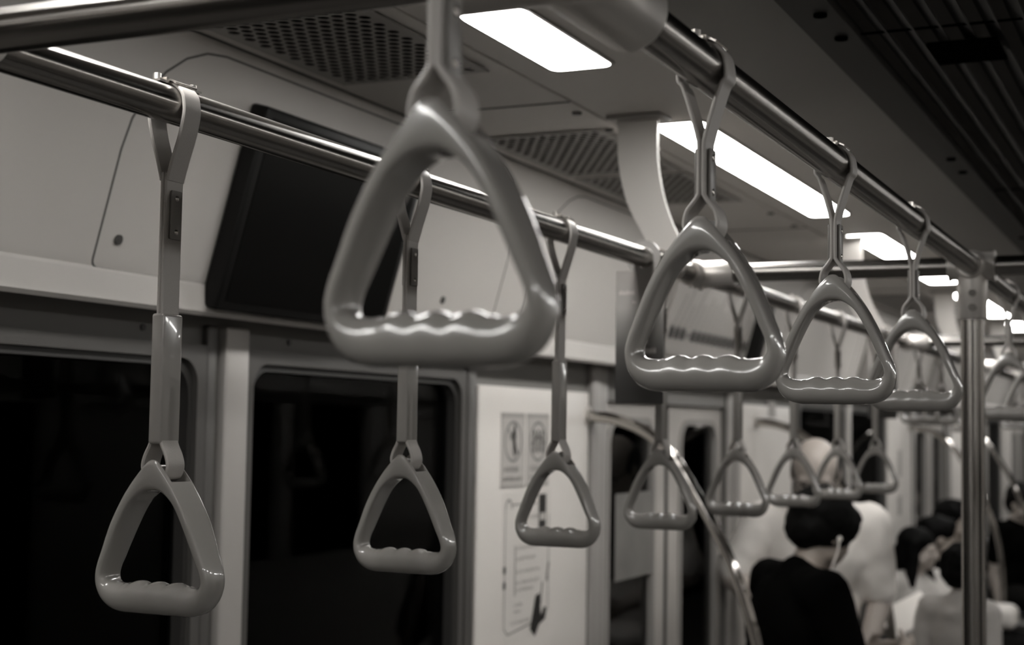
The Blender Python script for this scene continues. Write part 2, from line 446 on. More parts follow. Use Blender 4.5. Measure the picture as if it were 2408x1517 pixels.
# route map board above the door
def route_map(y0, y1):
    t = thing('route_map_board', 'pale route map board with slanted station names above the door', 'map', (XC + .03, (y0 + y1) / 2, 1.80))
    mm = Matrix.Translation(-Vector(t.location)) @ cmat
    MB().rbox(y0, y1, .0, .235, .0, .012, .004, mtx=mm).obj('board', 'map', t)
    ln = MB(); ln.box(y0 + .02, y1 - .075, .058, .076, .0122, .0132, mtx=mm); ln.obj('route_line', 'ink2', t, smooth=False)
    nst = 16
    for i in range(nst):
        y = y0 + .04 + (y1 - y0 - .14) * i / (nst - 1)
        if i == 3: continue
        MB().box(y - .015, y + .015, .050, .084, .0132, .0142, mtx=mm).obj('station_mark', 'ink', t, smooth=False)
    for i in range(nst):
        y = y0 + .04 + (y1 - y0 - .14) * i / (nst - 1); L = [.09, .12, .07, .13, .08, .10][i % 6]
        u = .085; nm = MB()
        while u < .085 + L:
            dl = random.uniform(.008, .014); yy = y + (u - .085) * .55
            nm.add([mm @ Vector(p) for p in ((yy - .007, u, .013), (yy + .007, u, .013), (yy + .004 + dl * .5, u + dl * .8, .013), (yy - .004 + dl * .5, u + dl * .8, .013))], [(0, 1, 2, 3)])
            u += dl
        nm.obj('station_name', 'ink2', t, smooth=False)
    e = MB().rbox(y1 - .06, y1, -.01, .245, .0, .05, .004, mtx=mm); e.obj('end_frame', 'tvframe', t)
route_map(3.93, 4.81)
for y in (6.55, 8.35):
    mm = cmat
    o = MB().rbox(y, y + .05, -.01, .25, 0, .05, .006, mtx=mm).obj('cove_rib', 'pillar')
    tag(o, 'grey slanted rib on the far cove wall, %s of the two' % ('nearer' if y < 7 else 'farther'), 'rib')

# ------------------------------------------------------------------ signs on the first wall board
XS = XW + .010
def sign_root(lab, name, y, z): return thing(name, lab, 'sign', (XS, y, z))
def flat(mb, pts, x=.001): mb.add([(x, a, b) for a, b in pts] , [tuple(range(len(pts)))])
def strip(mb, a, b, w, x):
    t = Vector((b[0] - a[0], b[1] - a[1])).normalized(); n_ = Vector((-t.y, t.x)) * w / 2
    flat(mb, [(a[0] - n_.x, a[1] - n_.y), (b[0] - n_.x, b[1] - n_.y), (b[0] + n_.x, b[1] + n_.y), (a[0] + n_.x, a[1] + n_.y)], x)
def ringflat(mb, cy_, cz_, r, w, x, n_=32):
    vs = []
    for rr in (r - w / 2, r + w / 2):
        for k in range(n_):
            an = 2 * PI * k / n_; vs.append((x, cy_ + rr * math.cos(an), cz_ + rr * math.sin(an)))
    mb.add(vs, [(k, (k + 1) % n_, n_ + (k + 1) % n_, n_ + k) for k in range(n_)])
def letters(mb, y0, y1, z, h, x):
    y = y0
    while y < y1 - .004:
        w = random.uniform(.0035, .0065)
        strip(mb, (y, z), (y, z + h), .0016, x)
        if random.random() < .6: strip(mb, (y + w - .001, z), (y + w - .001, z + h), .0016, x)
        q = random.choice((0, .45, .9)); strip(mb, (y, z + q * h + .0005), (y + w, z + q * h + .0005), .0014, x)
        y += w + .002
def prohibit(yc, lab, kind):
    t = sign_root(lab, 'warning_sign', yc, 1.44)
    H = .172; W = .064
    MB().box(0, .0012, -W, W, 0, H).obj('backing', 'signpaper', t, smooth=False)
    b = MB()
    strip(b, (-W + .003, 0), (-W + .003, H), .006, .0016); strip(b, (W - .003, 0), (W - .003, H), .006, .0016)
    strip(b, (-W, .003), (W, .003), .007, .0016); strip(b, (-W, H - .005), (W, H - .005), .011, .0016); b.obj('border', 'signband', t, smooth=False)
    r = MB(); ringflat(r, 0, .106, .045, .007, .002); strip(r, (-.031, .138), (.031, .074), .006, .002) if kind == 0 else None
    r.obj('prohibition_ring', 'ink2', t, smooth=False)
    p = MB()
    if kind == 0:
        ringflat(p, .006, .139, .0035, .005, .0024, 14); flat(p, [(-.001, .134), (.012, .134), (.014, .112), (-.004, .112)], .0024)
        flat(p, [(-.001, .112), (.010, .112), (.006, .070), (.000, .070)], .0024); strip(p, (-.002, .128), (-.018, .112), .005, .0024); strip(p, (.006, .112), (.018, .078), .006, .0024)
    else:
        for dy in (-.024, 0, .024):
            ringflat(p, dy, .128, .003, .005, .0024, 12); strip(p, (dy, .123), (dy, .098), .009, .0024); strip(p, (dy - .002, .1), (dy - .004, .080), .004, .0024); strip(p, (dy + .002, .1), (dy + .005, .080), .004, .0024)
        strip(p, (-.038, .10), (.0, .122), .003, .0024); strip(p, (.0, .122), (.038, .10), .003, .0024)
    p.obj('pictogram', 'ink', t, smooth=False)
    tx = MB(); letters(tx, -.042, .042, .037, .012, .0024); letters(tx, -.048, .048, .016, .009, .0024); tx.obj('lettering', 'ink2', t, smooth=False)
prohibit(3.135, 'square-cornered warning sign with a crossed-out leaning figure in a ring', 0)
prohibit(3.277, 'warning sign with three figures in a ring, right of the leaning-figure sign', 1)
# tall notice
t = sign_root('tall pale notice with thin outline, text lines and a black machine drawing', 'notice_sticker', 3.225, 1.09)
W = .135; H = .33
MB().box(0, .0006, -W, W, 0, H + .01).obj('backing', 'panel', t, smooth=False)
o_ = MB()
for a, b in (((-W + .01, .03), (-W + .01, H - .03)), ((W - .01, .05), (W - .01, H - .05)), ((-W + .01, .03), (-W + .03, .015)), ((-W + .03, .015), (.05, .03)), ((-W + .04, H - .02), (.05, H - .02))):
    strip(o_, a, b, .004, .001)
pts = [(-W + .01 + .018 - .018 * math.cos(a), H - .03 + .022 * math.sin(a)) for a in [PI * k / 8 for k in range(9)]]
for i in range(8): strip(o_, pts[i], pts[i + 1], .006, .001)
strip(o_, (W - .02, .12), (W - .008, .165), .012, .001)
o_.obj('outline', 'ink2', t, smooth=False)
tx = MB()
for z, a, b in ((.275, -.03, .08), (.235, -.06, .07), (.205, -.06, .06), (.18, -.06, .05), (.15, -.06, .075), (.125, -.06, .08), (.108, -.06, .04), (.075, -.07, -.02), (.06, -.07, -.03), (.035, -.09, .02)):
    letters(tx, a, b, z, .007, .001)
strip(tx, (-.068, .1), (-.068, .215), .008, .001)
tx.obj('lettering', 'ink3', t, smooth=False)
d_ = MB()
d_.add([(.0012, y_, z_) for y_, z_ in ((.02, .015), (.05, -.006), (.075, .02), (.11, .03), (.118, .055), (.10, .06), (.085, .04), (.075, .095), (.05, .09), (.035, .05))], [tuple(range(10))])
strip(d_, (.078, .06), (.09, .12), .006, .0012)
k_ = MB(); strip(k_, (.085, .25), (.085, .33), .044, .0012); k_.obj('black_label', 'ink', t, smooth=False)
for z in (.12, .155):
    k_ = MB(); flat(k_, [(-W + .002, z), (-W + .016, z), (-W + .016, z + .016), (-W + .002, z + .016)], .0012); k_.obj('print_mark', 'ink', t, smooth=False)
d_.obj('machine_drawing', 'ink', t, smooth=False)
w_ = MB(); flat(w_, [(.068, .268), (.102, .268), (.102, .285), (.068, .285)], .0016); 
w_.obj('highlight_print', 'signpaper', t, smooth=False)
# small dark sign on board 2 and pale stickers on board 3
for yc, zc, hw, hh, lab in ((5.42, 1.66, .05, .03, 'small grey sticker above the second white wall board'), (7.98, 1.42, .05, .07, 'upper faint sticker on the far white wall board'), (7.98, 1.20, .05, .05, 'lower faint sticker on the far white wall board')):
    o = MB().box(XS, XS + .001, yc - hw, yc + hw, zc - hh, zc + hh).obj('wall_sticker', 'signband', smooth=False)
    tag(o, lab, 'sticker')
# grey ad sheet on the left leaf of the first door
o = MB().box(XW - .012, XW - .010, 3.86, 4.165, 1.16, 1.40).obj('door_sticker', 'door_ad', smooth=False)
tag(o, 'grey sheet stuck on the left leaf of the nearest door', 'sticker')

# ------------------------------------------------------------------ ceiling lights
lights = []
def add_light(y0, y1, sx, lab):
    L = y1 - y0; xa, xb = sorted((sx * .897, sx * .800))
    t = thing('ceiling_light', lab, 'light', ((xa + xb) / 2, (y0 + y1) / 2, ZC), group='ceiling lights')
    w = (xb - xa) / 2; h = L / 2; r = .016
    def rr(w_, h_, r_):
        p = []
        for cx_, cy_, a0 in ((w_ - r_, h_ - r_, 0), (-w_ + r_, h_ - r_, 90), (-w_ + r_, -h_ + r_, 180), (w_ - r_, -h_ + r_, 270)):
            for k in range(5):
                an = math.radians(a0 + 22.5 * k); p.append((cx_ + r_ * math.cos(an), cy_ + r_ * math.sin(an)))
        return p
    MB().prism(rr(w, h, r), 'z', -.004, .001).obj('diffuser', 'light', t, smooth=False)
    o_, i_ = rr(w + .006, h + .006, r + .004), rr(w, h, r); m_ = len(o_)
    vs = [(p[0], p[1], z) for z in (-.0035, .001) for pp in (o_, i_) for p in pp]; fs = []
    for k in range(m_):
        k2 = (k + 1) % m_
        fs += [(k, k2, m_ + k2, m_ + k), (2 * m_ + k, 3 * m_ + k, 3 * m_ + k2, 2 * m_ + k2), (k, 2 * m_ + k, 2 * m_ + k2, k2), (m_ + k, m_ + k2, 3 * m_ + k2, 3 * m_ + k)]
    MB().add(vs, fs).obj('frame', 'lightframe', t, smooth=False)
base = [(1.72, 2.07, 'short'), (2.51, 3.73, 'long'), (4.13, 4.69, 'medium')]
ordn = ['nearest', 'second', 'third', 'fourth', 'fifth', 'sixth', 'seventh', 'eighth', 'ninth', 'tenth', 'eleventh', 'twelfth']
left_l = sorted([(a + 3.48 * k, b + 3.48 * k, n_) for k in range(-1, 4) for a, b, n_ in base if b + 3.48 * k < YB - .1])
vis = 0
for a, b, n_ in left_l:
    if a > 1.5:
        add_light(a, b, -1, '%s bright white ceiling panel light, the %s one ahead above the wall-side rail' % (n_, ordn[vis])); vis += 1
    else: add_light(a, b, -1, '%s white ceiling panel light overhead, starting %.1f m along the car' % (n_, a))
for a, b, n_ in left_l:
    if a < 8: add_light(a, b, 1, '%s white ceiling panel light over the opposite side, starting %.1f m along' % (n_, a))

# ------------------------------------------------------------------ perforated ceiling grilles
def grille(y0, y1, lab, x0=-1.238, x1=-.992):
    t = thing('ceiling_grille', lab, 'vent', (0, y0, ZC), group='perforated ceiling grilles')
    p = .0212; q = .0195; r = .0088; nx = int((x1 - x0) / p); ny = int((y1 - y0) / q)
    mb = MB(); zt, zb = -.0028, -.0042
    for j in range(ny):
        off = (p / 2 if j % 2 else 0)
        for i in range(nx - (1 if j % 2 else 0)):
            cx_ = x0 + (i + .5) * p + off; cy_ = (j + .5) * q
            hx, hy = p / 2, q / 2
            sq = [(hx, 0), (hx, hy), (0, hy), (-hx, hy), (-hx, 0), (-hx, -hy), (0, -hy), (hx, -hy)]
            vs = [(cx_ + a, cy_ + b, zb) for a, b in sq]
            vs += [(cx_ + r * math.cos(PI / 4 * k), cy_ + r * 1.12 * math.sin(PI / 4 * k), zb) for k in range(8)]
            vs += [(cx_ + r * math.cos(PI / 4 * k), cy_ + r * 1.12 * math.sin(PI / 4 * k), zt) for k in range(8)]
            mb.add(vs, [(k, 8 + k, 8 + (k + 1) % 8, (k + 1) % 8) for k in range(8)] + [(8 + k, 16 + k, 16 + (k + 1) % 8, 8 + (k + 1) % 8) for k in range(8)])
        if j % 2:
            mb.box(x0, x0 + p / 2, j * q, (j + 1) * q, zb, zt); mb.box(x0 + (nx - .5) * p, x0 + nx * p, j * q, (j + 1) * q, zb, zt)
    xe = x0 + nx * p; ye = ny * q; b_ = .014
    mb.box(x0 - b_, x0, -b_, ye + b_, zb, zt); mb.box(xe, xe + b_, -b_, ye + b_, zb, zt); mb.box(x0, xe, -b_, 0, zb, zt); mb.box(x0, xe, ye, ye + b_, zb, zt)
    me = bpy.data.meshes.new('perforated_plate'); me.from_pydata(mb.v, [], mb.f); me.update(); me.materials.append(M['grille'])
    o = bpy.data.objects.new('perforated_plate', me); COL.objects.link(o); o.parent = t
    MB().box(x0 - .002, xe + .002, -.002, ye + .002, -.0008, .0004).obj('hole_shade_sheet', 'hole_shade', t, smooth=False)  # thin dark sheet under the ceiling, painted shade seen through the holes
grille(1.30, 2.03, 'perforated ceiling grille at the top left, in front of the first ceiling joint')
grille(2.53, 2.965, 'perforated ceiling grille just beyond the first ceiling joint')
grille(3.02, 3.42, 'smaller perforated ceiling grille behind the nearest curved bracket')
grille(6.0, 6.9, 'perforated ceiling grille far down the car')
# ceiling screws
for k, (x, y) in enumerate(((-.985, 2.375), (-.985, 2.53), (-.985, 3.66), (-.985, 3.90), (-.985, 1.90))):
    o = MB().tube([(x, y, ZC + .001), (x, y, ZC - .004)], .0085, 14).obj('ceiling_screw', 'screwdk')
    tag(o, 'dark round screw beside the ceiling light strip, %s from the front' % ordn[[1, 2, 3, 4, 0][k]], 'screw')
for k, (x, y) in enumerate(((-.447, 1.905), (-.447, 2.03), (-.447, 3.02), (-.447, 3.18), (-.447, 4.3))):
    o = MB().tube([(x, y, ZC - .003), (x, y, ZC - .008)], .009, 14).obj('ceiling_screw', 'black')
    tag(o, 'black screw in the dark louvre edge, the %s one from the front' % ordn[k], 'screw')

# ------------------------------------------------------------------ central louvre
t = thing('ceiling_louvre', 'dark slatted air louvre running along the middle of the ceiling', 'vent', (0, 0, ZC))
MB().box(-.487, -.425, YA, YB, -.004, .012).obj('edge_trim', 'slatbase', t, smooth=False)
MB().box(.425, .487, YA, YB, -.004, .012).obj('edge_trim', 'slatbase', t, smooth=False)
for k in range(23):
    x = -.40 + k * .0364; a = math.radians(38)
    dx, dz = math.cos(a) * .017, math.sin(a) * .017
    s = 1 if x < .0 else -1
    p_ = [(x - dx, s * dz * 1 + .01), (x + dx, -s * dz + .01), (x + dx, -s * dz + .0125), (x - dx, s * dz + .0125)]
    MB().prism(p_, 'y', YA, YB).obj('slat', 'slat', t, smooth=False)
for y in (2.055, 3.5, 4.98, 6.5): MB().box(-.425, .425, y - .0012, y + .0012, .003, .006).obj('cross_joint', 'black', t, smooth=False)
for y in (2.17, 3.62, 5.1): MB().box(-.345, -.25, y - .06, y + .06, -.0065, -.002).obj('opening_shade_plate', 'black', t, smooth=False)  # black plates below the slats, standing in for the dark of an opening

# ------------------------------------------------------------------ rails
ZR = 1.862; RL, RR_ = -.833, -.349; RAD = .0165
crossY = [.81, 2.62, 4.69, 6.45, 8.52, 10.3]
def rail(x, lab, name='grab_rail'):
    o = MB().tube([(0, YA + .05, 0), (0, YB - .05, 0)], RAD, 40).obj(name, 'steel_y'); o.location = (x, 0, ZR)
    return tag(o, lab, 'rail')
rail(RL, 'long polished steel grab rail nearest the windows, holding the long-strapped handles')
rail(RR_, 'long polished steel grab rail beside the aisle, holding the short-strapped handles')
rail(.349, 'steel grab rail on the other side of the aisle'); rail(.833, 'steel grab rail by the opposite windows')
yR = {.86: .86, 2.62: 2.545, 4.69: 4.69}
for i, y in enumerate(crossY):
    yy = y if i != 1 else 2.585
    o = MB().tube([(-.833, 0, 0), (-.349, 0, 0), (.349, 0, 0), (.833, 0, 0)], RAD, 32).obj('cross_bar', 'steel_x'); o.location = (0, yy, ZR)
    tag(o, ['steel cross bar overhead at the top left of the picture', 'steel cross bar joining the two rails at the vertical pole', 'steel cross bar beyond the vertical pole', 'fourth steel cross bar down the car', 'fifth steel cross bar down the car', 'farthest steel cross bar down the car'][i], 'rail')
    # T fitting on the wall-side rail
    t = thing('rail_joint', ['cast joint at the far left where the near cross bar meets the wall-side rail', 'bright cast joint where the cross bar meets the wall-side rail, framed by a handle',
              'bright cast joint of the second cross bar on the wall-side rail', 'cast joint of the fourth cross bar on the wall-side rail', 'cast joint of the fifth cross bar on the wall-side rail', 'farthest cast joint on the wall-side rail'][i], 'joint', (RL, yy, ZR))
    b = MB().tube([(0, -.045, 0), (0, -.042, 0), (0, .042, 0), (0, .045, 0)], [.0215, .0235, .0235, .0215], 32)
    b.tube([(0, 0, 0), (.07, 0, 0), (.073, 0, 0)], [.0235, .0235, .0215], 32)
    b.ell((0, 0, 0), (.026, .026, .026))
    if i == 0:
        b = MB().tube([(0, -.030, 0), (0, -.027, 0), (0, .024, 0), (0, .026, 0)], [.0205, .0225, .0225, .0205], 32)
        b.tube([(0, 0, 0), (.030, 0, 0), (.032, 0, 0)], [.0225, .0225, .0205], 32)
    b.obj('sleeve', 'cast', t)
    s_ = MB()
    for a in ((-.02, .018) if i == 0 else (-.03, .03)): s_.tube([(0, a, -.0215), (0, a, -.0265)], .005, 10)
    s_.obj('screw', 'screw', t)
    # fitting on the aisle rail
    t = thing('rail_joint', ['thick cast sleeve joint on the aisle rail at the top edge of the picture', 'cast joint where the vertical pole meets the aisle rail', 'cast joint of the second cross bar on the aisle rail', 'cast joint of the fourth cross bar on the aisle rail', 'cast joint of the fifth cross bar on the aisle rail', 'farthest cast joint on the aisle rail'][i], 'joint', (RR_, yy, ZR))
    R2 = .027 if i == 0 else .0235; L2 = .135 if i == 0 else .032
    L1 = .09 if i == 0 else L2
    if i == 0: L2 = .130
    b = MB().tube([(0, -L1, 0), (0, -L1 + .006, 0), (0, L2 - .006, 0), (0, L2 - .001, 0), (0, L2, 0)], [R2 - .004, R2, R2, R2 - .003, R2 - .008], 40)
    if i == 0: b.tube([(-.075, 0, 0), (.075, 0, 0)], R2, 32)
    else:
        b.tube([(-.035, 0, 0), (.035, 0, 0)], R2, 32); b.ell((0, 0, 0), (.027, .027, .027))
        b.tube([(.034, 0, 0), (.038, 0, 0)], R2 + .002, 32); b.tube([(-.038, 0, 0), (-.034, 0, 0)], R2 + .002, 32)
    if i in (1, 3, 5):
        b.tube([(0, 0, -.012), (0, 0, -.086), (0, 0, -.090)], [.0245, .0245, .022], 32)
    b.obj('sleeve', 'cast', t)
    if i in (1, 3, 5):
        for z in (-.047, -.071):
            v = Vector((-.30, -.95, 0)).normalized() if False else Vector((.14, -.99, 0)).normalized()
            MB().tube([v * .022 + Vector((0, 0, z)), v * .0275 + Vector((0, 0, z))], [.007, .006], 16).obj('screw', 'screw', t)
        p = MB().tube([(0, 0, 0), (0, 0, ZR - .02)], .0195, 40).obj('grab_pole', 'steel_z'); p.location = (RR_, yy, 0)
        tag(p, {1: 'vertical polished steel pole at the right of the picture', 3: 'vertical steel pole farther down the aisle', 5: 'farthest vertical steel pole'}[i], 'pole')

# curved brackets from the ceiling down to the wall-side rail
def bracket(y, lab):
    t = thing('curved_bracket', lab, 'bracket', (RL, y, ZR))
    H = ZC - ZR
    c1 = [Vector((-.101 + .012 * 0, 0, H)), Vector((-.099, 0, H - .08)), Vector((-.083, 0, H - .15)), Vector((-.052, 0, H - .21)), Vector((-.018, 0, H - .262))]
    c2 = [Vector((-.026, 0, H)), Vector((-.026, 0, H - .08)), Vector((-.013, 0, H - .15)), Vector((.010, 0, H - .21)), Vector((.040, 0, H - .262))]
    a = catmull(c1, 6); b = catmull(c2, 6); n_ = len(a)
    vs = [(p.x, yy, p.z) for yy in (-.004, .004) for pp in (a, b) for p in pp]; fs = []
    for k in range(n_ - 1):
        fs += [(k, k + 1, n_ + k + 1, n_ + k), (2 * n_ + k, 3 * n_ + k, 3 * n_ + k + 1, 2 * n_ + k + 1), (k, 2 * n_ + k, 2 * n_ + k + 1, k + 1), (n_ + k, n_ + k + 1, 3 * n_ + k + 1, 3 * n_ + k)]
    fs += [(0, n_, 3 * n_, 2 * n_), (n_ - 1, 3 * n_ - 1, 4 * n_ - 1, 2 * n_ - 1)]
    MB().add(vs, fs).obj('arm', 'bracket', t, angle=50)
    MB().rbox(-.115, -.012, -.03, .03, H - .008, H, .003).obj('ceiling_plate', 'lightframe', t)
    MB().tube([(0, .002, 0), (0, .014, 0)], .0215, 28).obj('collar', 'cast', t)
bracket(2.446, 'nearest pale curved bracket from ceiling to wall-side rail, in front of the long light')
bracket(4.17, 'second pale curved bracket, beyond the cross bar')
bracket(5.88, 'third pale curved bracket, left of the vertical pole')
bracket(7.55, 'farthest curved bracket, right of the vertical pole')

# ------------------------------------------------------------------ triangular hanging handles
GH = .136
out_c = [(0, .136), (.0045, .1348), (.011, .1285), (.021, .1165), (.032, .1005), (.0435, .0795), (.0545, .0545), (.0598, .042), (.0624, .0305), (.0610, .0185), (.054, .0072), (.041, .0008), (.020, 0), (0, 0)]
in_c = [(0, .1085), (.0047, .1082), (.0096, .1069), (.0165, .1028), (.0245, .0948), (.0350, .0758), (.0456, .0507), (.0500, .0400), (.0514, .0325), (.0490, .0282), (.0435, .0262), (.0345, .0255), (.018, .0255), (0, .0255)]
def grip_mesh():
    o_ = catmull([(a, b, 0) for a, b in out_c], 6); i_ = catmull([(a, b, 0) for a, b in in_c], 6)
    o_ = o_ + [Vector((-p.x, p.y, 0)) for p in o_[-2:0:-1]]; i_ = i_ + [Vector((-p.x, p.y, 0)) for p in i_[-2:0:-1]]
    n_ = len(o_); Mm = 24; vs = []
    for k in range(n_):
        a, b = o_[k].copy(), i_[k].copy()
        bot = b.y < .028 and abs(b.x) < .043
        if bot:
            env = min(1, max(0, (.034 - abs(b.x)) / .004))
            b.y += (.0034 * abs(math.cos(PI * b.x / .0193)) ** .8) * env
        c_ = (a + b) / 2; d_ = (a - b) / 2; w = d_.length
        zf = max(0, min(1, (c_.y - .012) / .10)); zf = zf * zf * (3 - 2 * zf); T = .0144 + .0028 * min(1, zf * 1.4); e = 2.0 / (2.3 + 3.4 * zf)
        for m_ in range(Mm):
            ph = 2 * PI * m_ / Mm; cs, sn = math.cos(ph), math.sin(ph)
            u = math.copysign(abs(cs) ** e, cs); v = math.copysign(abs(sn) ** e, sn)
            p = c_ + d_ * u; vs.append((p.x, v * T, p.y))
    fs = [(k * Mm + m_, k * Mm + (m_ + 1) % Mm, ((k + 1) % n_) * Mm + (m_ + 1) % Mm, ((k + 1) % n_) * Mm + m_) for k in range(n_) for m_ in range(Mm)]
    base = MB().add(vs, fs); o = base.obj('tmp_grip', 'grip')
    ct = MB().box(-.05, -.0085 + .0, -.0136, .0136, .1165, .16); cutL = ct
    # slot: open pocket between the two side walls, with a floor; saddle bar added afterwards
    cut = MB().box(-.05, .05, -.0136, .0136, .1165, .17)
    c_o = cut.obj('tmp_cut', 'grip', smooth=False)
    md = o.modifiers.new('b', 'BOOLEAN'); md.operation = 'DIFFERENCE'; md.object = c_o; md.solver = 'EXACT'
    me = evaluated(o)
    bpy.data.objects.remove(o); bpy.data.objects.remove(c_o)
    bm = bmesh.new(); bm.from_mesh(me)
    bar = MB().tube([(0, -.0145, .127), (0, .0145, .127)], .0042, 14)
    m2 = bar.mesh('bar'); bm.from_mesh(m2); bm.to_mesh(me); bm.free()
    me.polygons.foreach_set('use_smooth', [True] * len(me.polygons)); me.set_sharp_from_angle(angle=math.radians(38))
    me.name = 'grip'; me.materials.clear(); me.materials.append(M['grip'])
    return me
GRIP = grip_mesh()
def ribbon(path, w, th, name, m, parent):
    P = [Vector(p) for p in path]; n_ = len(P); vs = []
    e = th * .35
    for i, p in enumerate(P):
        t = (P[(i + 1) % n_] - P[(i - 1) % n_]).normalized(); nn = Vector((t.z, 0, -t.x))
        for (a, b) in ((-w / 2 + e, -th / 2), (w / 2 - e, -th / 2), (w / 2, -th / 2 + e), (w / 2, th / 2 - e), (w / 2 - e, th / 2), (-w / 2 + e, th / 2), (-w / 2, th / 2 - e), (-w / 2, -th / 2 + e)):
            vs.append(p + nn * b + Vector((0, a, 0)))
    fs = [(i * 8 + k, i * 8 + (k + 1) % 8, ((i + 1) % n_) * 8 + (k + 1) % 8, ((i + 1) % n_) * 8 + k) for i in range(n_) for k in range(8)]
    return MB().add(vs, fs).obj(name, m, parent, angle=35)
def make_handle(long, label, loc, group):
    RZ = .451 if long else .253
    t = thing('hanging_handle', label, 'handle', loc, group=group)
    g = bpy.data.objects.new('grip', GRIP); COL.objects.link(g); g.parent = t
    th = .0034; d = th / 2 + .0002
    zp1 = RZ - (.077 if long else .064); zp0 = zp1 - (.042 if long else .039)   # joined zone with the rivet plates
    right = [(0, .1192), (.0065, .1193), (.0105, .1215), (.0132, .1275), (.0130, .1335)]
    if long: right += [(.0105, .1405), (.0068, .1475), (.0040, .156), (d, .170), (d, .20)]
    else: right += [(.0110, .1400), (.0060, .1465), (.0026, .1515), (d, .156)]
    right += [(d, zp1), (.0032, zp1 + .009), (.0085, zp1 + .028), (.0150, zp1 + .048), (.0190, RZ - .010)]
    right += [(.0186 * math.cos(a), RZ + .0186 * math.sin(a)) for a in (0.05, .5, 1.0, 1.35)] + [(0, RZ + .0186)]
    rp = catmull([(a, 0, b) for a, b in right], 5)
    path = rp + [Vector((-p.x, 0, p.z)) for p in rp[-2:0:-1]]
    ribbon(path, .0245, th, 'strap', 'strap', t)
    if long:
        sl = MB().rbox(-.0068, .0068, -.0142, .0142, .149, .264, .0028, 4)
        sl.obj('sleeve', 'sleeve', t)
    for s in (-1, 1):
        x0, x1 = sorted((s * (2 * th * .5 + .0003), s * (2 * th * .5 + .0026)))
        pl = MB().rbox(x0 + s * .0006, x1 + s * .0006, -.0075, .0075, zp0 - .002, zp1, .0011, 2).obj('rivet_plate', 'plate', t)
        for z in (zp0 + .005, zp1 - .007):
            MB().tube([(s * .0044, 0, z), (s * .0058, 0, z), (s * .0070, 0, z), (s * .0074, 0, z)], [.0036, .0036, .0026, .0012], 14).obj('screw', 'screw', pl)
    # clamp over the rail top
    cl = MB()
    arc = [(.0206 * math.sin(a), RZ + .0206 * math.cos(a)) for a in [-.62 + 1.24 * k / 8 for k in range(9)]]
    arc2 = [(.0222 * math.sin(a), RZ + .0222 * math.cos(a)) for a in [.62 - 1.24 * k / 8 for k in range(9)]]
    cl.prism(arc + arc2, 'y', -.0155, .0155)
    for s in (-1, 1):
        cl.box(-.006, .006, s * .0155 - (.004 if s < 0 else 0), s * .0155 + (.004 if s > 0 else 0), RZ + .0170, RZ + .0222)
        cl.box(-.007, .007, min(s * .0195, s * .030), max(s * .0195, s * .030), RZ + .0166, RZ + .0186)
    co = cl.obj('clamp', 'clamp', t)
    for s in (-1, 1):
        MB().tube([(0, s * .0255, RZ + .0186), (0, s * .0255, RZ + .0245)], .0036, 8).obj('screw', 'clamp', co)
    return t
longY = [1.067, 1.510, 1.957, 2.398, 2.857, 3.300, 3.745, 4.220]
longL = ['long-strapped triangular handle nearest the camera at the lower left, in front of the dark window',
         'second long-strapped handle from the left, hanging below the biggest handle',
         'third long-strapped handle from the left, in front of the white board with signs',
         'fourth long-strapped handle from the left, beside the nearest door, partly behind the curved tube',
         'fifth long-strapped handle from the left, over the right leaf of the nearest door',
         'sixth long-strapped handle from the left, against the black-shirted person',
         'seventh long-strapped handle from the left, over the black hair of the person',
         'farthest and smallest long-strapped handle, right of the standing people']
H0 = make_handle(True, longL[0], (RL, longY[0], ZR - .451), 'long-strapped handles on the wall-side rail')
for y, l in list(zip(longY, longL))[1:]: dup(H0, (RL, y, ZR - .451), l)
shortY = [.664, 1.104, 1.557, 2.026, 3.105, 3.55, 4.0, 4.45, 4.92]
shortL = ['biggest blurred triangular handle, hanging in the foreground from the aisle rail',
          'short-strapped handle right of the biggest one, framing the route map and cast joint',
          'third short-strapped handle on the aisle rail, left of the vertical pole',
          'short-strapped handle touching the left side of the vertical pole',
          'first short-strapped handle right of the vertical pole',
          'short-strapped handle cut by the right edge of the picture', 'short-strapped handle on the aisle rail beyond the picture edge, seventh',
          'short-strapped handle on the aisle rail beyond the picture edge, eighth', 'short-strapped handle on the aisle rail beyond the picture edge, ninth']
S0 = make_handle(False, shortL[0], (RR_, shortY[0], ZR - .253), 'short-strapped handles on the aisle rail')
for y, l in list(zip(shortY, shortL))[1:6]: dup(S0, (RR_, y, ZR - .253), l)
for y, l in ((4.93, 'small short-strapped handle on the wall-side rail, left of two beyond the second joint'), (5.38, 'small short-strapped handle on the wall-side rail, right of two beyond the second joint'),
             (6.15, 'far tiny handle on the wall-side rail just left of the vertical pole'), (7.6, 'far tiny handle on the wall-side rail just right of the vertical pole'), (8.05, 'farther tiny handle on the wall-side rail near the right picture edge'), (9.0, 'most distant tiny handle on the wall-side rail')):
    dup(S0, (RL, y, ZR - .253), l, 'short-strapped handles on the wall-side rail')

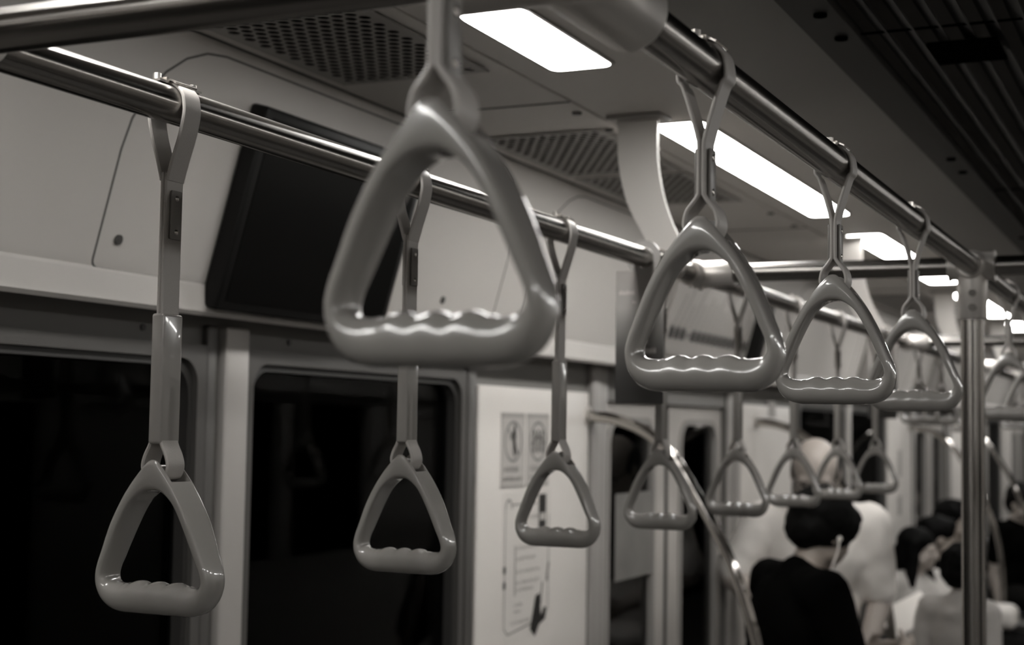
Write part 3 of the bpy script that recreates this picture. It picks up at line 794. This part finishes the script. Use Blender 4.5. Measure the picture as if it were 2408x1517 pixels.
# ------------------------------------------------------------------ advert cards hanging from the wall-side rail
def card(y, lab, full=True):
    t = thing('advert_card', lab, 'card', (RL - .006, y, ZR))
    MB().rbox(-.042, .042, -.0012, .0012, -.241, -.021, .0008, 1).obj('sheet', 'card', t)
    # round clip on the rail
    n_ = 32; vs = []
    for yy in (-.002, .002):
        for r in (.0172, .029):
            vs += [(.006 + r * math.cos(2 * PI * k / n_), yy, r * math.sin(2 * PI * k / n_)) for k in range(n_)]
    fs = []
    for k in range(n_):
        k2 = (k + 1) % n_
        fs += [(k, k2, n_ + k2, n_ + k), (2 * n_ + k, 3 * n_ + k, 3 * n_ + k2, 2 * n_ + k2), (k, 2 * n_ + k, 2 * n_ + k2, k2), (n_ + k, n_ + k2, 3 * n_ + k2, 3 * n_ + k)]
    MB().add(vs, fs).obj('round_clip', 'clip', t)
    if full:
        tx = MB()
        def word(x0, x1, z, h):
            x = x0
            while x < x1 - .002:
                w = random.uniform(.0022, .0036)
                for (a, b, c_, d_) in ((x, x + .0009, z, z + h * random.choice((.7, .7, 1))), (x + w - .0012, x + w - .0004, z, z + h * .7), (x, x + w - .0004, z + random.choice((0, .3, .6)) * h, 0)):
                    if d_ == 0: d_ = c_ + .0009
                    tx.add([(a, -.0016, c_), (b, -.0016, c_), (b, -.0016, d_), (a, -.0016, d_)], [(0, 1, 2, 3)])
                x += w + .0006
        word(-.036, -.008, -.061, .008)
        word(-.012, -.004, -.076, .007)
        word(.005, .016, -.142, .009); word(-.004, .031, -.158, .010); word(.010, .033, -.178, .009)
        tx.obj('lettering', 'white', t, smooth=False)
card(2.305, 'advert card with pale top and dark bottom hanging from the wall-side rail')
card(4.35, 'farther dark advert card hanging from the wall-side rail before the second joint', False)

# ------------------------------------------------------------------ seat-end hoops, benches
def hoop(y, lab):
    pts = [(-1.458, 1.611), (-1.39, 1.606), (-1.33, 1.59), (-1.276, 1.562), (-1.221, 1.516), (-1.164, 1.432), (-1.086, 1.298), (-1.042, 1.196), (-.998, 1.057), (-.972, .90), (-.965, .70), (-.965, .44)]
    p = catmull([(a, 0, b) for a, b in pts], 6)
    t = thing('seat_end_rail', lab, 'rail', (0, y, 0))
    MB().tube(p, .0145, 20).obj('tube', 'steel', t)
    MB().tube([(XW, 0, 1.611), (XW + .012, 0, 1.611)], .026, 20).obj('wall_flange', 'cast', t)
    MB().tube([(-.965, 0, .44), (-.965, 0, .0)], .0145, 16).obj('floor_leg', 'steel', t)
hoop(3.60, 'curved steel seat-end rail sweeping down from the wall beside the nearest door')
hoop(5.20, 'curved seat-end rail on the far side of the nearest door')
hoop(8.25, 'curved seat-end rail glinting left of the vertical pole')
hoop(9.75, 'dark curved seat-end rail seen right of the vertical pole')
def bench(y0, y1, lab, sx=-1):
    t = thing('bench_seat', lab, 'bench', (0, y0, 0))
    a, b = sorted((sx * (1.455), sx * .97))
    MB().rbox(a, b, 0, y1 - y0, .38, .42, .018).obj('seat', 'bench', t)
    a2, b2 = sorted((sx * 1.455, sx * 1.40)); MB().rbox(a2, b2, 0, y1 - y0, .42, .84, .02).obj('backrest', 'bench', t)
    a3, b3 = sorted((sx * 1.455, sx * 1.10)); MB().box(a3, b3, .02, y1 - y0 - .02, 0, .38).obj('base', 'pillar', t, smooth=False)
bench(.45, 3.55, 'grey bench seat under the nearest windows')
bench(5.25, 8.2, 'grey bench seat under the far windows, carrying the seated passengers')
bench(9.8, 13.0, 'farthest grey bench seat')
bench(.45, 3.55, 'grey bench seat on the opposite side of the car', 1)

# ------------------------------------------------------------------ people
def remesh(mb, name, m, parent, vox=.0075, smooth=4, disp=0):
    o = mb.obj('tmp_' + name, m)
    r = o.modifiers.new('r', 'REMESH'); r.mode = 'VOXEL'; r.voxel_size = vox
    s = o.modifiers.new('s', 'SMOOTH'); s.factor = .5; s.iterations = smooth
    me = evaluated(o); bpy.data.objects.remove(o)
    me.name = name
    if disp:
        for v in me.vertices:
            n_ = noise.noise(v.co * 22) + .5 * noise.noise(v.co * 50)
            v.co += v.normal * n_ * disp
    me.polygons.foreach_set('use_smooth', [True] * len(me.polygons)); me.materials.clear(); me.materials.append(M[m])
    ob = bpy.data.objects.new(name, me); COL.objects.link(ob); ob.parent = parent
    return ob

def hand(mb, wrist, direction, palm_n, s=1., curl=.5, flip=1):
    d = direction.normalized(); n_ = (palm_n - d * palm_n.dot(d)).normalized(); w = d.cross(n_) * flip
    mb.cap(wrist, .024 * s, wrist + d * .02 * s, .026 * s)
    for k in range(4):
        off = (k - 1.5) * .019 * s; a = wrist + d * .03 * s + w * off * .8; b = wrist + d * .085 * s + w * off
        mb.cap(a, .014 * s, b, .0105 * s, 10)
        L = [.038, .044, .041, .032][k] * s; p = b; dd = d
        for seg, q in ((0, 1.0), (1, .65), (2, .5)):
            dd = (dd * math.cos(curl * .55) + n_ * math.sin(curl * .55)).normalized() if True else dd
            e = p + dd * L * q * .8; mb.cap(p, (.0095 - seg * .0012) * s, e, (.0085 - seg * .0012) * s, 8); p = e
    a = wrist + d * .025 * s + w * .026 * s; b = a + (d * .5 + w * .75 + n_ * .3).normalized() * .035 * s; c_ = b + (d * .85 + w * .25 + n_ * .5).normalized() * .034 * s
    mb.cap(a, .013 * s, b, .011 * s, 8); mb.cap(b, .0105 * s, c_, .0085 * s, 8)

def human(name, label, loc, rz, h=1.65, seated=False, lean=0., hairs=1., hp=0., hy=0., hr=0., arms=None, skin='skin', hair='short', shirt='whitecloth', trousers='darkcloth', build=1., hairmat='hair', sleeve=.75, base_z=0.):
    t = thing('person', label, 'person', (loc[0], loc[1], base_z), rz)
    hipz = .545 if seated else .525 * h
    hip = Vector((0, 0, hipz)); sp = Euler((-lean, 0, 0)).to_matrix()
    def T(x, y, z): return hip + sp @ Vector((x, y, z))      # torso frame
    L = .29 * h
    chest = T(0, .0, L * .72); neck0 = T(0, -.005 * h, L * 1.0); neck1 = T(0, .012 * h, L * 1.0 + .045 * h)
    sw = .108 * h * build
    body = MB()
    torso = MB()
    def torso_shape(mb, g=0):
        mb.ell(T(0, 0, .00), (.100 * h * build + g, .070 * h * build + g, .075 * h + g), sp)
        mb.ell(T(0, .004 * h, L * .35), (.085 * h * build + g, .062 * h * build + g, .10 * h + g), sp)
        mb.ell(T(0, .004 * h, L * .70), (.100 * h * build + g, .068 * h * build + g, .10 * h + g), sp)
        mb.cap(T(-sw * .85, -.006 * h, L * .92), .038 * h + g, T(sw * .85, -.006 * h, L * .92), .038 * h + g)
        mb.cap(T(0, -.006 * h, L * .90), .052 * h + g, T(0, -.004 * h, L * 1.0), .034 * h + g)
    torso_shape(body)
    body.cap(neck0 - sp @ Vector((0, 0, .02)), .036 * h, neck1, .031 * h)
    # head
    hm = Euler((0, 0, hy)).to_matrix() @ sp @ Euler((-hp, hr, 0)).to_matrix()
    hc = neck1 + hm @ Vector((0, .0, -.012 * h))
    def Hd(x, y, z): return hc + hm @ Vector((x * h, y * h, z * h))
    body.ell(Hd(0, -.004, .072), (.046 * h, .057 * h, .050 * h), hm)
    body.ell(Hd(0, .014, .048), (.038 * h, .042 * h, .052 * h), hm)
    body.ell(Hd(0, .034, .012), (.022 * h, .020 * h, .016 * h), hm)
    for s in (-1, 1):
        body.ell(Hd(s * .026, .022, .026), (.016 * h, .024 * h, .018 * h), hm)
        body.ell(Hd(s * .046, -.002, .050), (.005 * h, .012 * h, .019 * h), hm)
        body.ell(Hd(s * .018, .046, .066), (.014 * h, .009 * h, .006 * h), hm)
        body.ell(Hd(s * .024, .040, .042), (.013 * h, .012 * h, .012 * h), hm)
    body.cap(Hd(0, .052, .062), .0048 * h, Hd(0, .063, .042), .0075 * h, 10)
    body.ell(Hd(0, .053, .0275), (.013 * h, .005 * h, .0032 * h), hm); body.ell(Hd(0, .0515, .0205), (.012 * h, .006 * h, .004 * h), hm)
    # arms
    arms = arms or {}
    cloth = MB(); torso_shape(cloth, .011)
    cloth.ell(T(0, .006 * h, L * .05), (.108 * h * build, .080 * h * build, .06 * h), sp)
    for s, key in ((-1, 'L'), (1, 'R')):
        sh = T(s * sw, -.004 * h, L * .93)
        e, w_, pn = arms.get(key, ((s * (sw + .03), .0, hipz + L * .93 - .185 * h), (s * (sw + .02), .05, hipz + L * .93 - .34 * h), (0, 1, 0)))
        e = Vector(e); w_ = Vector(w_)
        body.cap(sh, .033 * h, e, .024 * h); body.cap(e, .0245 * h, w_, .0155 * h)
        hand(body, w_, (w_ - e), Vector(pn), h / 1.7, .8, s)
        q = sh.lerp(e, sleeve); cloth.cap(sh, .044 * h, q, .038 * h)
    # legs
    tr = MB()
    for s in (-1, 1):
        hj = Vector((s * .05 * h, 0, hipz - .01))
        if seated: kn = Vector((s * .065 * h, .27 * h, .52)); an = Vector((s * .06 * h, .29 * h, .07))
        else: kn = Vector((s * .055 * h, .012 * h, .285 * h)); an = Vector((s * .055 * h, -.01 * h, .055 * h))
        body.cap(hj, .048 * h, kn, .033 * h); body.cap(kn, .033 * h, an, .020 * h)
        body.cap(an - Vector((0, .012, .012)), .022 * h, an + Vector((0, .095 * h, -.045)), .018 * h)
        tr.cap(hj, .062 * h, kn, .043 * h); tr.cap(kn, .043 * h, an + Vector((0, 0, .03)), .034 * h)
    tr.ell(hip, (.112 * h * build, .086 * h * build, .075 * h))
    remesh(body, 'body', skin, t, .008)
    remesh(cloth, 'shirt', shirt, t, .012, 5, disp=.004)
    remesh(tr, 'trousers', trousers, t, .014, 4)
    hb = MB()
    if hair == 'short':
        k_ = hairs
        hb.ell(Hd(0, -.012, .080), (.055 * h * k_, .062 * h * k_, .054 * h * k_), hm); hb.ell(Hd(0, -.036, .052), (.045 * h * k_, .034 * h * k_, .046 * h), hm); hb.ell(Hd(0, .022, .108), (.040 * h * k_, .032 * h * k_, .022 * h * k_), hm)
        hb.ell(Hd(-.041, .0, .085), (.014 * h, .032 * h, .03 * h), hm); hb.ell(Hd(.041, .0, .085), (.014 * h, .032 * h, .03 * h), hm)
        remesh(hb, 'hair', hairmat, t, .008, 2, disp=.008)
    elif hair == 'long':
        hb.ell(Hd(0, -.012, .080), (.055 * h, .062 * h, .052 * h), hm); hb.ell(Hd(0, -.040, .035), (.050 * h, .036 * h, .07 * h), hm)
        hb.cap(Hd(0, -.045, .03), .046 * h, T(0, -.06 * h, L * .72), .045 * h)
        for s in (-1, 1): hb.cap(Hd(s * .043, -.004, .08), .022 * h, T(s * .055 * h, .035 * h, L * .82), .018 * h)
        remesh(hb, 'hair', hairmat, t, .008, 3, disp=.005)
    elif hair == 'bald':
        hb.ell(Hd(0, -.028, .055), (.0495 * h, .040 * h, .044 * h), hm)
        for s in (-1, 1): hb.ell(Hd(s * .040, -.008, .062), (.009 * h, .028 * h, .028 * h), hm)
        remesh(hb, 'hair', 'hairgrey', t, .008, 2, disp=.003)
    for s in (-1, 1):
        MB().ell(Hd(s * .0185, .0475, .055), (.0085 * h, .004 * h, .0042 * h), hm, 12, 8).obj('eye', 'eye', t)
    return t, Hd, T

def yaw_to(dx, dy): return math.atan2(-dx, dy)     # rotate +Y forward to (dx,dy)
# A: black T-shirt, back to the camera, head bowed and turned right
A, HdA, TA = human('A', 'person in a black shirt seen from behind, black hair, white earphone cord, head bowed', (-1.08, 4.0), yaw_to(.75, .62), h=1.47, lean=.24, hp=.28, hy=.25, hairs=1.16, skin='skin', hair='short', shirt='blackcloth', build=1.1,
      arms={'L': ((-.24, .14, .93), (-.10, .34, .96), (1, 0, 0)), 'R': ((.24, .14, .93), (.08, .36, .98), (-1, 0, 0))})
pts = [HdA(.052, .002, .044), HdA(.056, .006, .02), HdA(.052, .012, -.02), HdA(.050, .03, -.06), TA(.06, .11, .40), TA(.03, .14, .25)]
MB().tube(catmull(pts, 6), .0028, 8).obj('earphone_cable', 'paper', A)
MB().ell(HdA(.052, .0, .048), (.008, .008, .008)).obj('earbud', 'paper', A)
# B: white shirt, balding, facing the camera, looking down
B, HdB, TB = human('B', 'balding person in a white short-sleeved shirt, head bowed, facing the camera', (-1.16, 4.90), yaw_to(.20, -1), h=1.62, lean=.10, hp=.42, skin='skin2', hair='bald', shirt='whitecloth', build=.96, sleeve=.85,
      arms={'L': ((-.205, .02, 1.04), (-.15, .12, .86), (1, 0, 0)), 'R': ((.27, .06, 1.10), (.12, .24, 1.0), (-1, 0, 0))})
g = MB()
for s in (-1, 1):
    cen = HdB(s * .0195, .058, .055); n_ = 20
    ax = (HdB(.1, 0, 0) - HdB(0, 0, 0)).normalized(); az = (HdB(0, 0, .1) - HdB(0, 0, 0)).normalized()
    g.tube([cen + (ax * math.cos(2 * PI * k / n_) * .026 + az * math.sin(2 * PI * k / n_) * .019) for k in range(n_ + 1)], .0018, 6)
    g.tube([HdB(s * .034, .056, .058), HdB(s * .047, .0, .058)], .0018, 6)
g.tube([HdB(-.006, .061, .057), HdB(.006, .061, .057)], .0018, 6)
g.obj('eyeglasses', 'eye', B)
# C: seated, long dark hair, profile right, holding a bright sheet
C_, HdC, TC = human('C', 'seated long-haired person in a pale blouse, profile to the right, holding a bright sheet', (-1.20, 6.85), yaw_to(.85, -.5), h=1.37, seated=True, lean=.05, hp=.06, hy=.42, skin='skin2', hair='long', shirt='palecloth', trousers='greycloth', sleeve=.5,
      arms={'L': ((-.12, .20, .74), (.10, .31, .80), (1, 0, 0)), 'R': ((.27, .05, .74), (.26, .24, .79), (-1, 0, .3))})
# the bright sheet/tablet held on the lap
sh = MB().rbox(-.10, .10, -.004, .004, -.07, .07, .003)
o = sh.obj('bright_sheet', 'paper'); o.location = (-1.125, 6.34, .83); o.rotation_euler = (math.radians(-38), math.radians(-28), math.radians(18))
tag(o, 'bright white sheet held on the lap of the long-haired seated person', 'paper')
# D: next passenger, dark hair only
human('D', 'seated person with short dark hair just behind the long-haired one', (-1.20, 7.32), yaw_to(1, .3), h=1.42, seated=True, lean=.05, hp=.1, skin='skin', hair='short', shirt='blackcloth', trousers='darkcloth')
# E: dark hair from behind, pale top, nearer
human('E', 'short standing person with big dark hair and pale top, seen from behind', (-.80, 5.42), yaw_to(.35, .95), h=1.21, build=.8, lean=.12, hp=.12, skin='skin2', hair='short', hairs=1.2, shirt='palecloth', trousers='darkcloth', sleeve=.8)
# F, G: far passengers right of the pole
human('F', 'seated person in black far down the car, right of the pole', (-1.15, 10.25), yaw_to(1, -.5), h=1.56, seated=True, lean=.08, hp=.2, skin='skin2', hair='short', shirt='blackcloth', sleeve=.6)
human('I', 'seated person mostly hidden by the vertical pole, holding a shiny bag', (-1.17, 7.88), yaw_to(1, -.1), h=1.55, seated=True, skin='skin', hair='short', shirt='greycloth')
b_ = MB().rbox(-.08, .08, -.10, .10, 0, .12, .045, 4).obj('handbag', 'paper'); b_.location = (-.93, 7.86, .615)
tag(b_, 'shiny pale handbag on a passenger lap just right of the vertical pole', 'bag')
human('G', 'seated person in pale clothes far down the car, right of the pole', (-1.17, 11.0), yaw_to(1, -.2), h=1.56, seated=True, skin='skin2', hair='short', shirt='palecloth', trousers='darkcloth')

# ------------------------------------------------------------------ world, camera, view
w = bpy.data.worlds.new('tunnel_dark'); SC.world = w; w.use_nodes = True
w.node_tree.nodes['Background'].inputs['Color'].default_value = (0, 0, 0, 1); w.node_tree.nodes['Background'].inputs['Strength'].default_value = 0
cd = bpy.data.cameras.new('camera'); cam = bpy.data.objects.new('camera', cd); COL.objects.link(cam)
cam.matrix_world = Matrix.Translation(EYE) @ cam_rot.to_4x4()
cd.sensor_fit = 'HORIZONTAL'; cd.sensor_width = 36; cd.lens = F * 36 / 2408; cd.clip_start = .02; cd.clip_end = 60
cd.dof.use_dof = True; cd.dof.focus_distance = 1.42; cd.dof.aperture_fstop = 6.5; cd.dof.aperture_blades = 0
SC.camera = cam
SC.view_settings.view_transform = 'Standard'; SC.view_settings.look = 'None'; SC.view_settings.gamma = 1; SC.view_settings.use_curve_mapping = False
SC.view_settings.exposure = 0
